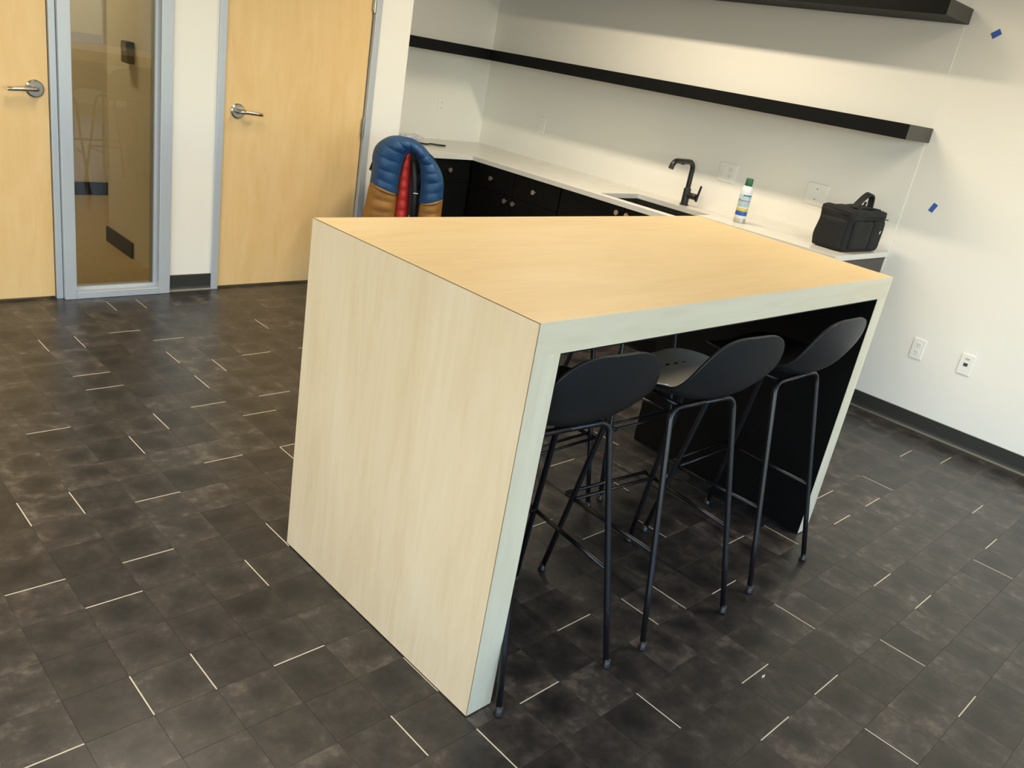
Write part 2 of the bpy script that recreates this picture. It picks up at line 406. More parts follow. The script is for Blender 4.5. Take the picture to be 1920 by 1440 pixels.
bmesh.ops.bevel(tm.bm, geom=[e for e in tm.bm.edges if all(v.co.z > -.001 for v in e.verts)], offset=.0004, segments=1, affect='EDGES')
proto = tm.build('tile', M['tile'], floor); tile_mesh = proto.data
first = True; rest = MB()
for i in range(i0, i1):
    for j in range(j0, j1):
        x0, x1 = max(XL, TX0 + i * GX), min(XW, TX0 + (i + 1) * GX); y0, y1 = max(YN, TY0 + j * GY), min(YF, TY0 + (j + 1) * GY)
        if x1 - x0 < .004 or y1 - y0 < .004: continue
        full = x1 - x0 > GX - .001 and y1 - y0 > GY - .001
        if (i, j) in single and full:
            o = proto if first else proto.copy()
            if not first: col.objects.link(o); o.parent = floor
            first = False
            o.location = ((x0 + x1) / 2, (y0 + y1) / 2, 0)
        elif not (x1 <= XR and y0 >= YD + .1):
            rest.box(x0 + g, x1 - g, y0 + g, min(y1, YD + .1 if x0 < XR - .001 else y1) - g, -.004, 0)
rest.build('tile_field', M['tile'], floor, kind='stuff')
# pale inlay strips: those the photograph shows, and the same sparse pattern on where it cannot see
xs, ys = set(XSEG), set(YSEG)
def seen(x, y):
    q = project((x, y, 0)); return q is not None and -30 < q[0] < 1950 and -30 < q[1] < 1470 and not in_poly(q, ISL)
rng = random.Random(3)
for i in range(i0 + 1, i1 - 1):
    for j in range(j0 + 1, j1 - 1):
        a, c = rng.random(), rng.random()
        if TY0 + (j + 1) * GY > YD - .05: continue
        if j % 3 in (0, 1) and a < .10 and not seen(TX0 + (i + .5) * GX, TY0 + j * GY): xs.add((j, i))
        if i % 3 in (0, 2) and c < .10 and not seen(TX0 + i * GX, TY0 + (j + .5) * GY): ys.add((i, j))
W2 = .0016
sx = MB().box(-GX / 2 + .001, GX / 2 - .001, -W2, W2, -.003, .0005).build('inlay_strip', M['strip'], floor)
sy = MB().box(-W2, W2, -GY / 2 + .001, GY / 2 - .001, -.003, .0005).build('inlay_strip', M['strip'], floor)
for n, (j, i) in enumerate(sorted(xs)):
    o = sx if n == 0 else sx.copy()
    if n: col.objects.link(o); o.parent = floor
    o.location = (TX0 + (i + .5) * GX, TY0 + j * GY, 0)
for n, (i, j) in enumerate(sorted(ys)):
    o = sy if n == 0 else sy.copy()
    if n: col.objects.link(o); o.parent = floor
    o.location = (TX0 + i * GX, TY0 + (j + .5) * GY, 0)

# ------------------------------------------------------------------ island
H = 1.067; D = .9015; XA = 1.842; XB = 1.905          # height, depth, right side at front and back
T = .077; TL = .083; TR = .075
isl = empty('kitchen_island', (0, 0, 0), 0, 'pale maple waterfall island with black inside standing on the tiled floor', 'kitchen island')
def right(y): return XA + (XB - XA) * y / D
B = .006   # edge banding thickness
b = MB(); b.hexa([(0, B, H - T), (XA, B, H - T), (XB, D, H - T), (0, D, H - T)], [(0, B, H), (right(B), B, H), (XB, D, H), (0, D, H)])
b.build('top', M['top_wood'], isl)
MB().box(0, TL, B, D, 0.004, H - T).build('end_panel', M['side_wood'], isl)
b = MB(); b.hexa([(XA - TR, B, .004), (XA, B, .004), (XB, D, .004), (XB - TR, D, .004)], [(XA - TR, B, H - T), (XA, B, H - T), (XB, D, H - T), (XB - TR, D, H - T)])
b.build('end_panel', M['side_wood'], isl)
# the side face runs up to the mitre: a thin skin covers the edge of the top
b = MB(); b.box(-.0012, 0, 0, D, 0.004, H - .0012); b.build('side_skin', M['side_wood'], isl)
b = MB(); b.box(-.0014, 0.0004, -.0002, D, H - .0013, H + .0002); b.build('mitre_seam', M['seam'], isl)
b = MB(); b.box(-.0014, -.0002, -.0003, .0010, 0.004, H - .0012); b.build('mitre_seam', M['seam'], isl)
MB().box(0, XA, 0, B, H - T, H).build('edge_band', M['edge_wood_x'], isl)
MB().box(0, TL, 0, B, 0.004, H - T).build('edge_band', M['edge_wood_z'], isl)
MB().box(XA - TR, XA, 0, B, 0.004, H - T).build('edge_band', M['edge_wood_z'], isl)
# black inner lining
MB().hexa([(TL + .004, .001, H - T - .004), (XA - TR - .004, .001, H - T - .004), (XB - TR - .004, D - .001, H - T - .004), (TL + .004, D - .001, H - T - .004)],
          [(TL + .004, .001, H - T), (XA - TR - .004, .001, H - T), (XB - TR - .004, D - .001, H - T), (TL + .004, D - .001, H - T)]).build('lining', M['black_lam'], isl, label='black underside of the island top')
MB().box(TL, TL + .004, .001, D - .001, .004, H - T).build('lining', M['black_lam'], isl, label='black inner face of the end panel')
MB().hexa([(XA - TR - .004, .001, .004), (XA - TR, .001, .004), (XB - TR, D - .001, .004), (XB - TR - .004, D - .001, .004)],
          [(XA - TR - .004, .001, H - T), (XA - TR, .001, H - T), (XB - TR, D - .001, H - T), (XB - TR - .004, D - .001, H - T)]).build('lining', M['black_lam'], isl, label='black inner face of the end panel')
for x in (.02, XA - TR + .02):
    MB().box(x, x + .03, .03, D - .03, 0, .004).build('levelling_shim', M['base'], isl)

# ------------------------------------------------------------------ bar stools
def arc(c, r, a0, a1, u, v, n=6):
    return [Vector(c) + Vector(u) * (r * math.cos(a0 + (a1 - a0) * k / n)) + Vector(v) * (r * math.sin(a0 + (a1 - a0) * k / n)) for k in range(n + 1)]

def leg_path(sx_, foot, top, zbar):
    """from the floor up the splayed leg, round the bend, to the middle of the bar"""
    f, t = Vector(foot), Vector(top)
    d = (t - f).normalized(); inn = Vector((-sx_, 0, 0)); R = .045
    p = [f + (t - f) * k / 4 for k in range(5)]
    corner = t + d * R * .9
    bend = []
    for k in range(1, 7):
        s = k / 7; a = t.lerp(corner, s); c = corner.lerp(corner + inn * R, s); bend.append(a.lerp(c, s))
    return p + bend + [corner + inn * R, Vector((0, corner.y, corner.z))], corner

SHELL_ROWS = []
def make_stool():
    root = empty('bar_stool', (0, 0, 0))
    RT = .0092
    feet = {}
    for fy, ty, hx, tx in ((-.228, -.085, .197, .150), (.222, .115, .214, .162)):
        for s_ in (-1, 1):
            f = (s_ * hx, fy, .012); t = (s_ * tx, ty, .685)
            path, corner = leg_path(s_, f, t, .73)
            o = MB().tube(path, RT, 12).build('leg', M['blackmetal'], root, smooth=True)
            feet[(fy, s_)] = (Vector(f), Vector(t))
            dr = (Vector(f) - Vector(t)).normalized()
            gl = MB().lathe([(.010, 0), (.013, .002), (.013, .008), (.0105, .013), (.010, .03)], 14, (s_ * hx, fy, 0)).build('foot_glide', M['glide'], root, smooth=True)
    def at(fy, s_, z):
        f, t = feet[(fy, s_)]; k = (z - f.z) / (t.z - f.z); return f + (t - f) * k
    z = .30
    for s_ in (-1, 1):
        a, c = at(-.228, s_, z), at(.222, s_, z)
        MB().tube([a, c + Vector((0, .03, 0))], .0068, 10).build('side_rail', M['blackmetal'], root, smooth=True)
    a, c = at(.222, -1, z), at(.222, 1, z)
    for dy in (-.012, .03):
        MB().tube([a + Vector((0, dy, .004)), c + Vector((0, dy, .004))], .0058, 10).build('footrest_bar', M['blackmetal'], root, smooth=True)
    # seat rails tie front and rear bars
    zb = .722
    for s_ in (-1, 1):
        MB().tube([(s_ * .10, -.078, zb), (s_ * .10, .108, zb)], .0075, 10).build('seat_rail', M['blackmetal'], root, smooth=True)
    # one-piece shell
    dense = catmull([(.225, .744), (.195, .760), (.11, .762), (.01, .750), (-.075, .748), (-.132, .770), (-.163, .815), (-.181, .885), (-.197, .974)], 24)
    cum = [0]
    for a_, b_ in zip(dense, dense[1:]): cum.append(cum[-1] + math.hypot(b_[0] - a_[0], b_[1] - a_[1]))
    NP = 44; prof = []; ss = []
    for k in range(NP + 1):
        s = math.sin((k / NP * 2 - 1) * math.pi / 2); want = (s + 1) / 2 * cum[-1]
        i_ = max(1, next((q for q, c_ in enumerate(cum) if c_ >= want - 1e-9), len(cum) - 1))
        f_ = (want - cum[i_ - 1]) / (cum[i_] - cum[i_ - 1]); A_, B_ = dense[i_ - 1], dense[i_]
        prof.append((A_[0] + (B_[0] - A_[0]) * f_, A_[1] + (B_[1] - A_[1]) * f_)); ss.append(s)
    n = len(prof)
    rows = []; NV = 22
    for k, (y, zz) in enumerate(prof):
        s = ss[k]
        ne = 3.3 if s > 0 else 3.8
        wd = (.218 - .010 * max(0, s)) * (max(0, 1 - abs(s * .9985) ** ne)) ** (1 / ne)
        p0, p1 = prof[max(k - 1, 0)], prof[min(k + 1, n - 1)]
        ty_, tz_ = p1[0] - p0[0], p1[1] - p0[1]; l = math.hypot(ty_, tz_); ny, nz = -tz_ / l * -1, ty_ / l * -1   # normal towards the sitter
        u = (s + 1) / 2
        lift = .018 + .034 * math.exp(-((u - .56) / .20) ** 2)
        row = []
        for q in range(NV + 1):
            v = math.sin((q / NV * 2 - 1) * math.pi / 2)
            e = lift * abs(v) ** 2.2 * (wd / .218) ** 2
            row.append((v * wd, y + ny * e, zz + nz * e))
        rows.append(row)
    SHELL_ROWS.extend(rows)
    sh = MB().grid(rows).build('seat_shell', M['shell'], root, smooth=True)
    md = sh.modifiers.new('thickness', 'SOLIDIFY'); md.thickness = .009; md.offset = 0
    md = sh.modifiers.new('round', 'SUBSURF'); md.levels = 1; md.render_levels = 1
    return root

def copy_tree(o, parent=None):
    c = o.copy(); col.objects.link(c)
    if parent: c.parent = parent
    for ch in list(o.children): copy_tree(ch, c)
    return c

stool0 = make_stool(); used = False
def stool(x, y, rz, label, group):
    global used
    o = stool0 if not used else copy_tree(stool0); used = True
    o.location = (x, y, 0); o.rotation_euler = (0, 0, math.radians(rz))
    o['label'] = label; o['category'] = 'bar stool'; o['group'] = group
    return o
stool(.292, .168, -5.5, 'black shell bar stool nearest the left end panel of the island', 'stools on the open near side of the island')
stool(.840, .122, -5.0, 'black shell bar stool in the middle of the near side of the island', 'stools on the open near side of the island')
stool(1.402, .118, 0.0, 'black shell bar stool nearest the right end panel of the island', 'stools on the open near side of the island')
stool(.36, .80, 180, 'dark bar stool tucked under the far side of the island behind the leftmost stool', 'stools on the far side of the island')
stool(.90, .79, 180, 'dark bar stool under the far side of the island behind the middle stool', 'stools on the far side of the island')
stool(1.43, .80, 178, 'dark bar stool under the far side of the island beside the black end lining', 'stools on the far side of the island')
stool(1.983, 3.085, -37.5, 'bar stool hidden under the blue and ochre padded jacket', 'stool by the far cabinets')

# grey pad lying in the middle stool
pad = empty('seat_pad', (.840, .122, 0), math.radians(-5), 'light grey slotted seat pad lying on the middle near stool', 'seat pad')
rows = []
for k, row in enumerate(SHELL_ROWS):
    if 4 <= k <= 24: rows.append([(x * .95, y, z + .008) for x, y, z in row])
o = MB().grid(rows).build('pad', mat('grey_felt', (232, 228, 214), .8), pad, smooth=True)
o.modifiers.new('t', 'SOLIDIFY').thickness = .004
for q in range(6):
    x = -.10 + .04 * q
    MB().box(x - .008, x + .008, .098, .102, .770, .7745).build('slot', M['slot'], pad)

# ------------------------------------------------------------------ cabinets, counters, sink
def hexknob(parent, p, n, tilt=0):
    p, n = Vector(p), Vector(n); u = Vector((0, 0, 1)); v = n.cross(u)
    b = MB(); b.tube([p, p + n * .018], .0055, 10)
    r = .0175
    def ring(d, rr): return [p + n * d + (u * math.cos(math.pi / 3 * k + tilt) + v * math.sin(math.pi / 3 * k + tilt)) * rr for k in range(6)]
    b.hexa(ring(.018, r * .92), ring(.026, r))
    b.build('knob', M['brass'], parent)

XC = 2.895            # front plane of the sink-run fronts
def front(parent, name, y0, y1, z0, z1, knob=None):
    o = MB().box(XC, XC + .019, y0 + .0015, y1 - .0015, z0, z1).build(name, M['cab'], parent, bevel=.001)
    if knob: hexknob(o, (XC, knob[0], knob[1]), (-1, 0, 0))
    return o
# drawer unit in the corner run
c = empty('base_cabinet', (0, 0, 0), 0, 'black base cabinet with two drawers over paired doors left of the sink', 'cabinet')
MB().box(XC + .02, XP, 2.60, 3.50, .1, .832).build('carcass', M['cab'], c)
MB().box(XC + .07, XP, 2.60, 3.50, 0, .1).build('toe_kick', M['cab'], c)
front(c, 'drawer', 3.045, 3.485, .665, .828, (3.262, .748)); front(c, 'drawer', 2.605, 3.042, .665, .828, (2.828, .746))
front(c, 'cabinet_door', 3.045, 3.485, .105, .662, (3.090, .627)); front(c, 'cabinet_door', 2.605, 3.042, .105, .662, (3.004, .626))
# sink unit
c = empty('sink_cabinet', (0, 0, 0), 0, 'black cabinet with tall paired doors directly below the sink', 'cabinet')
MB().box(XC + .02, XP, 1.55, 2.598, .1, .60).build('carcass', M['cab'], c)
MB().box(XC + .02, XC + .04, 1.55, 2.598, .60, .832).build('apron_rail', M['cab'], c)
MB().box(XC + .07, XP, 1.55, 2.598, 0, .1).build('toe_kick', M['cab'], c)
front(c, 'cabinet_door', 2.058, 2.595, .105, .828, (2.098, .789)); front(c, 'cabinet_door', 1.555, 2.055, .105, .828, (2.018, .789))
# tall-topped unit at the near end
c = empty('end_cabinet', (0, 0, 0), 0, 'black base cabinet below the raised counter that carries the bag', 'cabinet')
MB().box(XC + .045, XP, .705, 1.545, .1, .879).build('carcass', M['cab'], c)
MB().box(XC + .09, XP, .705, 1.545, 0, .1).build('toe_kick', M['cab'], c)
MB().box(XC + .025, XP, .700, .705, .0, .879).build('side_panel', M['daylit_end'], c)  # same paler tone: daylight on this face is painted in
for a, e, kn in ((.708, 1.125, 1.08), (1.128, 1.545, 1.17)):
    o = MB().box(XC + .025, XC + .044, a, e, .105, .875).build('cabinet_door', M['cab'], c, bevel=.001)
    hexknob(o, (XC + .025, kn, .80), (-1, 0, 0))
# return under the far leg
c = empty('corner_cabinet', (0, 0, 0), 0, 'black cabinet on the short return behind the padded jacket', 'cabinet')
YCf = 3.503
MB().box(XR + .005, XC + .018, YCf + .02, YF - .002, .1, .832).build('carcass', M['cab'], c)
MB().box(XR + .005, XC + .018, YCf + .07, YF - .002, 0, .1).build('toe_kick', M['cab'], c)
for a, e, kn in ((XR + .01, 2.50, 2.34), (2.503, 2.885, 2.683)):
    o = MB().box(a, e, YCf, YCf + .019, .665, .828).build('drawer', M['cab'], c, bevel=.001); hexknob(o, (kn, YCf, .755), (0, -1, 0))
    o = MB().box(a, e, YCf, YCf + .019, .105, .662).build('cabinet_door', M['cab'], c, bevel=.001)

ZL, ZH, TQ = .862, .910, .030
SX0, SX1, SY0, SY1 = 2.950, 3.350, 1.68, 2.315
b = MB()
b.box(2.875, XP, SY1, YF, ZL - TQ, ZL); b.box(2.875, SX0, SY0, SY1, ZL - TQ, ZL); b.box(SX1, XP, SY0, SY1, ZL - TQ, ZL)
b.box(2.875, XP, 1.548, SY0, ZL - TQ, ZL); b.box(XR + .002, 2.875, 3.480, YF, ZL - TQ, ZL)
ct = b.build('countertop', M['quartz'], label='white quartz L-shaped countertop holding the undermount sink', category='countertop')
MB().box(2.908, XP, .688, 1.546, ZH - .029, ZH).build('raised_countertop', M['quartz'], bevel=.0015, label='short raised white quartz countertop under the black bag', category='countertop')
b = MB(); t = .006
b.box(SX0 - t, SX1 + t, SY0 - t, SY1 + t, .625, .632)
b.box(SX0 - t, SX0, SY0 - t, SY1 + t, .632, ZL - TQ); b.box(SX1, SX1 + t, SY0 - t, SY1 + t, .632, ZL - TQ)
b.box(SX0, SX1, SY0 - t, SY0, .632, ZL - TQ); b.box(SX0, SX1, SY1, SY1 + t, .632, ZL - TQ)
sk = empty('sink', (0, 0, 0), 0, 'dark undermount sink basin set in the white countertop', 'sink')
b.build('basin', M['sink'], sk)
MB().lathe([(.045, .632), (.045, .635), (.03, .6355)], 20, (3.15, 2.0, 0)).build('drain', M['steel'], sk)

# faucet
fa = empty('faucet', (3.447, 2.010, ZL), 0, 'matte black tall gooseneck faucet with side lever behind the sink', 'faucet')
smooth_by_angle(MB().lathe([(.030, 0), (.030, .006), (.024, .007), (.024, .105), (.022, .108)], 24).build('body', M['faucet'], fa))
Rb = .050; zt = .275
path = [Vector((0, 0, .10)), Vector((0, 0, .17)), Vector((0, 0, zt - Rb))] + [Vector((-Rb + Rb * math.cos(a), 0, zt - Rb + Rb * math.sin(a))) for a in [math.pi / 2 * k / 8 for k in range(1, 9)]]
path += [Vector((-.11, 0, zt)), Vector((-.185, 0, zt))] + [Vector((-.185 - Rb * math.sin(a), 0, zt - Rb + Rb * math.cos(a))) for a in [math.pi / 2 * k / 8 * .85 for k in range(1, 9)]]
e = path[-1]; path.append(e + (path[-1] - path[-2]).normalized() * .012)
smooth_by_angle(MB().tube(path, .0165, 18).build('spout', M['faucet'], fa), 50)
MB().box(-.135, -.108, -.008, .008, zt - .020, zt - .0145).build('spray_button', M['faucet'], fa, bevel=.002)
smooth_by_angle(MB().tube([(0, -.015, .066), (0, -.074, .066), (0, -.078, .066)], [.0195, .0195, .017], 20).build('valve', M['faucet'], fa))
smooth_by_angle(MB().tube([(0, -.082, .040), (0, -.088, .08), (0, -.098, .142)], [.0085, .008, .007], 12).build('lever', M['faucet'], fa))

# ------------------------------------------------------------------ shelves
def shelf(z0, z1, ye, label):
    poly = [(3.254, ye), (XP, ye), (XP, YF), (XR + .001, YF), (XR + .001, 3.886), (3.254, 3.886)]
    o = empty('floating_shelf', (0, 0, 0), 0, label, 'shelf', 'floating shelves above the counter')
    MB().hexa([(x, y, z0) for x, y in poly], [(x, y, z1) for x, y in poly]).build('shelf_board', M['shelf'], o, bevel=.0012)
    MB().box(3.2536, XP, ye - .0012, ye, z0 + .0006, z1 - .0006).build('lit_end_face', M['daylit_end'], o)  # thin skin carrying the painted daylight on the shelf end
shelf(1.512, 1.587, .674, 'long dark floating shelf above the sink, lower of the two')
shelf(2.102, 2.176, .676, 'dark floating shelf at the top edge of the picture')

# ------------------------------------------------------------------ wall plates and tape
def plate(name, label, cat, y, z, wdt, h, x, kind, group=None):
    o = empty(name, (x, y, z), 0, label, cat, group)
    MB().box(-.006, 0, -wdt / 2, wdt / 2, -h / 2, h / 2).build('cover', M['plate'], o, bevel=.002)
    def duplex(yy):
        for zz in (.021, -.021):
            r = MB().tube([(-.006, yy, zz), (-.0078, yy, zz)], .0165, 18).build('receptacle', M['plate'], o)
            for dy, hh in ((-.006, .008), (.006, .0065)): MB().box(-.0084, -.0076, yy + dy - .0011, yy + dy + .0011, zz + .001, zz + .001 + hh).build('slot', M['slot'], r)
            MB().tube([(-.0076, yy, zz - .007), (-.0084, yy, zz - .007)], .0024, 8).build('slot', M['slot'], r)
    def rocker(yy):
        MB().box(-.0085, -.006, yy - .0165, yy + .0165, -.033, .033).build('rocker', M['plate'], o, bevel=.0012)
    if kind == 'duplex': duplex(0)
    if kind == 'data':
        MB().box(-.0068, -.006, -.010, .012, -.010, .008).build('jack', M['slot'], o)
        MB().box(-.0068, -.006, -.012, .012, .026, .036).build('label_window', mat('label_grey', (190, 188, 180), .5), o)
    if kind == 'combo': rocker(.023); duplex(-.023)
    if kind == 'blank2':
        for zz in (.03, -.03): MB().tube([(-.006, 0, zz), (-.0068, 0, zz)], .0035, 10).build('screw', M['slot'], o)
    if kind == 'rocker': rocker(0)
    return o
plate('duplex_outlet', 'white duplex outlet low on the right wall', 'outlet', .363, .446, .067, .114, XW, 'duplex')
plate('data_plate', 'white data jack plate low on the right wall beside the outlet', 'wall plate', .102, .452, .069, .112, XW, 'data')
plate('switch_outlet_plate', 'double white wall plate right of the faucet', 'wall plate', 1.827, 1.113, .128, .117, XP, 'combo')
plate('blank_plate', 'double white wall plate behind the black bag', 'wall plate', 1.204, 1.117, .132, .120, XP, 'blank2')
plate('wall_switch', 'narrow white wall plate high left of the sink on the long wall', 'wall plate', 3.525, 1.116, .070, .115, XP, 'rocker')
o = plate('corner_outlet', 'white wall plate on the short recess wall above the return', 'wall plate', 0, 0, .070, .115, 0, 'duplex')
o.location = (3.12, YF, 1.12); o.rotation_euler = (0, 0, math.radians(90))
def tape(y, z, wd, h, ang, label):
    o = MB().box(-.0012, 0, -wd / 2, wd / 2, -h / 2, h / 2)
    o = o.build('painters_tape', M['tape'], label=label, category='tape', group='bits of blue tape on the right wall')
    o.location = (XW, y, z); o.rotation_euler = (math.radians(ang), 0, 0)
tape(.531, 2.074, .044, .030, -36, 'small blue tape scrap high on the right wall beside the upper shelf')
tape(.540, 1.196, .026, .048, 22, 'small blue tape scrap on the right wall beside the bag')

# ------------------------------------------------------------------ spray can
can = empty('spray_can', (3.075, 1.372, ZH), 0, 'white and blue spray can with green cap on the counter', 'spray can')
def ring(name, prof, m): return smooth_by_angle(MB().lathe(prof, 32).build(name, m, can), 45)
ring('can_body', [(.031, 0), (.033, .003), (.033, .178), (.031, .190), (.024, .205), (.0195, .209)], M['white'])
ring('base_rim', [(.0325, 0), (.0338, .002), (.0338, .026), (.0332, .027)], mat('can_steel', (186, 180, 168), .35, .3))
ring('blue_band', [(.0332, .043), (.0334, .044), (.0334, .066), (.0332, .067)], mat('can_blue', (38, 84, 170), .4))
ring('yellow_band', [(.0332, .067), (.0334, .0675), (.0334, .085), (.0332, .0855)], mat('can_yellow', (206, 186, 78), .4))
ring('label', [(.0332, .092), (.0334, .0925), (.0334, .160), (.0332, .1605)], mat('can_label', (172, 196, 204), .4, var=(60, .18)))
ring('red_stripe', [(.0334, .124), (.0336, .1245), (.0336, .129), (.0334, .1295)], mat('can_red', (190, 110, 104), .4))
dark = mat('can_navy', (30, 52, 96), .4)
for k in range(7):
    a = math.radians(196 + k * 13); b = MB(); hh = (.010, .008, .011, .009, .010, .008, .010)[k]
    q = lambda da, z, r: (r * math.cos(a + da), r * math.sin(a + da), z)
    b.hexa([q(-.075, .151, .0334), q(.075, .151, .0334), q(.075, .151, .0338), q(-.075, .151, .0338)], [q(-.075, .151 + hh, .0334), q(.075, .151 + hh, .0334), q(.075, .151 + hh, .0338), q(-.075, .151 + hh, .0338)])
    b.build('print_mark', dark, can)
ring('cap', [(.0205, .207), (.0215, .209), (.0200, .246), (.018, .249)], mat('can_green', (38, 96, 62), .45))

# ------------------------------------------------------------------ black bag
bag = empty('cooler_bag', (3.262, .815, ZH), math.radians(-4), 'black soft-sided bag with top handle on the raised counter', 'bag')
def softbox(x0, x1, y0, y1, z0, z1, n=10, r=.03, sag=.006, seed=0):
    b = MB(); rows = []
    cx, cy, cz = (x0 + x1) / 2, (y0 + y1) / 2, (z0 + z1) / 2; hx, hy, hz = (x1 - x0) / 2, (y1 - y0) / 2, (z1 - z0) / 2
    bm = b.bm; bmesh.ops.create_cube(bm, size=2); bmesh.ops.subdivide_edges(bm, edges=bm.edges, cuts=n, use_grid_fill=True)
    for v in bm.verts:
        p = Vector((v.co.x * hx, v.co.y * hy, v.co.z * hz))
        c_ = Vector((max(-hx + r, min(hx - r, p.x)), max(-hy + r, min(hy - r, p.y)), max(-hz + r, min(hz - r, p.z))))
        d = p - c_
        if d.length > 1e-6: p = c_ + d.normalized() * min(r, max(abs(d.x), abs(d.y), abs(d.z)))
        nz_ = noise.noise(Vector((p.x * 11 + seed, p.y * 11, p.z * 11))) * sag
        nr = d.normalized() if d.length > 1e-6 else Vector((0, 0, 0))
        v.co = p + nr * nz_ * (1 if p.z > -hz + .02 else 0) + Vector((cx, cy, cz))
    return b
softbox(-.190, .188, -.095, .095, 0, .212, r=.014, sag=.008).build('bag_body', M['bag'], bag, smooth=True)
softbox(-.188, .188, -.095, .095, .178, .222, r=.016, sag=.008, seed=4).build('lid', M['bag'], bag, smooth=True)
softbox(-.160, .030, -.112, -.080, .020, .168, n=8, r=.014, sag=.006, seed=8).build('front_pocket', M['bag'], bag, smooth=True)
softbox(.050, .172, -.106, -.080, .015, .172, n=8, r=.012, sag=.006, seed=9).build('front_pocket', M['bag'], bag, smooth=True)
softbox(-.204, -.176, -.080, .080, .006, .166, n=8, r=.013, sag=.006, seed=12).build('side_pocket', M['bag'], bag, smooth=True)
b = MB(); zp = []
for k in range(21):
    t_ = k / 20; zp.append((-.196 + .392 * t_, -.100, .178))
b.tube(zp, .003, 6); b.build('zipper', M['bag_strap'], bag)
def strap(pts, wv, th, name):
    b = MB(); L1 = []; wv = Vector(wv)
    pts = [Vector(p) for p in pts]
    for k, p in enumerate(pts):
        t_ = (pts[min(k + 1, len(pts) - 1)] - pts[max(k - 1, 0)]).normalized(); nn = t_.cross(wv).normalized()
        L1.append([p + wv * .5 + nn * th, p - wv * .5 + nn * th, p - wv * .5 - nn * th, p + wv * .5 - nn * th, p + wv * .5 + nn * th])
    b.grid(L1); bmesh.ops.remove_doubles(b.bm, verts=b.bm.verts, dist=1e-5); return b.build(name, M['bag_strap'], bag)
strap(catmull([(-.085, -.03, .222), (-.05, -.03, .250), (.0, -.03, .285), (.045, -.03, .300), (.075, -.03, .285), (.085, -.03, .25), (.088, -.03, .222)], 6), (0, .032, .006), .005, 'handle')
strap(catmull([(-.12, -.06, .226), (-.02, -.045, .232), (.08, -.05, .228), (.13, -.06, .224)], 6), (0, .03, 0), .004, 'webbing')
MB().tube([(.080, .0, .222), (.086, .0, .252)], .007, 8).build('buckle', M['bag_strap'], bag)
b = MB(); b.hexa([(.128, -.1085, .100), (.138, -.1085, .112), (.134, -.1085, .122), (.126, -.1085, .113)], [(.128, -.1075, .100), (.138, -.1075, .112), (.134, -.1075, .122), (.126, -.1075, .113)]); b.build('logo', M['white'], bag)

# ------------------------------------------------------------------ jacket over the far stool
JS = .80    # the outline above is measured across the line of sight
jk = empty('padded_jacket', (1.855, 2.90, 0), math.radians(-37.5), 'blue and ochre padded jacket with red lining hung over a stool back', 'jacket')
inn = [(1.790, .42), (1.792, .572), (1.790, .69), (1.790, .78), (1.800, .86), (1.815, .92), (1.840, .950), (1.866, .958), (1.905, .948), (1.938, .915), (1.962, .86), (1.978, .77), (1.980, .655), (1.978, .57), (1.974, .42)]
out = [(1.548, .42), (1.574, .572), (1.598, .735), (1.603, .82), (1.597, .895), (1.622, .958), (1.700, 1.008), (1.790, 1.020), (1.905, 1.004), (2.012, .938), (2.085, .87), (2.125, .80), (2.138, .695), (2.142, .57), (2.146, .42)]
def panel(name, k0, k1, m, baf, seed, pf=.010):
    st = catmull([a + c_ for a, c_ in zip(inn[k0:k1 + 1], out[k0:k1 + 1])], 12)
    rows = []; NT = 18; acc = 0
    for k, (xi, zi, xo, zo) in enumerate(st):
        if k: acc += math.hypot((xi + xo - st[k - 1][0] - st[k - 1][2]) / 2, (zi + zo - st[k - 1][1] - st[k - 1][3]) / 2)
        puff = abs(math.sin(math.pi * (acc + .012 * math.sin(acc * 9 + seed)) / baf)) ** .55
        row = []
        for q in range(NT + 1):
            t_ = q / NT; x = xi + (xo - xi) * t_; z_ = zi + (zo - zi) * t_
            pr = math.sin(math.pi * min(1, max(0, t_))) ** .6
            wr = noise.noise(Vector((x * 14 + seed, z_ * 14, seed))) * .012
            y = .02 - .038 * pr - pf * pr * puff + wr * pr + .04 * max(0, t_ - .75) * 4
            row.append(((x - 1.855) * JS, y, z_))
        rows.append(row)
    o = MB().grid(rows).build(name, m, jk, smooth=True)
    md = o.modifiers.new('padding', 'SOLIDIFY'); md.thickness = .008; md.offset = -1 if False else 1
    return o
panel('yoke', 2, 12, M['puff_blue'], .062, 1.0)
panel('lower_panel', 0, 2, M['puff_tan'], .055, 2.0, .016)
panel('lower_panel', 12, 14, M['puff_tan'], .055, 3.0, .016)
# piping where the two colours meet
for k, s_ in ((2, 0), (12, 1)):
    a, c_ = inn[k], out[k]; pts = []
    for q in range(13):
        t_ = q / 12; pr = math.sin(math.pi * t_) ** .6 if 0 < t_ < 1 else 0
        pts.append(((a[0] + (c_[0] - a[0]) * t_ - 1.855) * JS, .014 - .052 * pr + .04 * max(0, t_ - .75) * 4, a[1] + (c_[1] - a[1]) * t_))
    MB().tube(pts, .0075, 8).build('seam_piping', M['puff_tan'], jk, smooth=True)
# collar edge round the opening
pts = [Vector(((x - 1.855) * JS, .012, z_)) for x, z_ in catmull(inn[2:13], 6)]
MB().tube(pts, .013, 10).build('collar_edge', M['puff_navy'], jk, smooth=True)
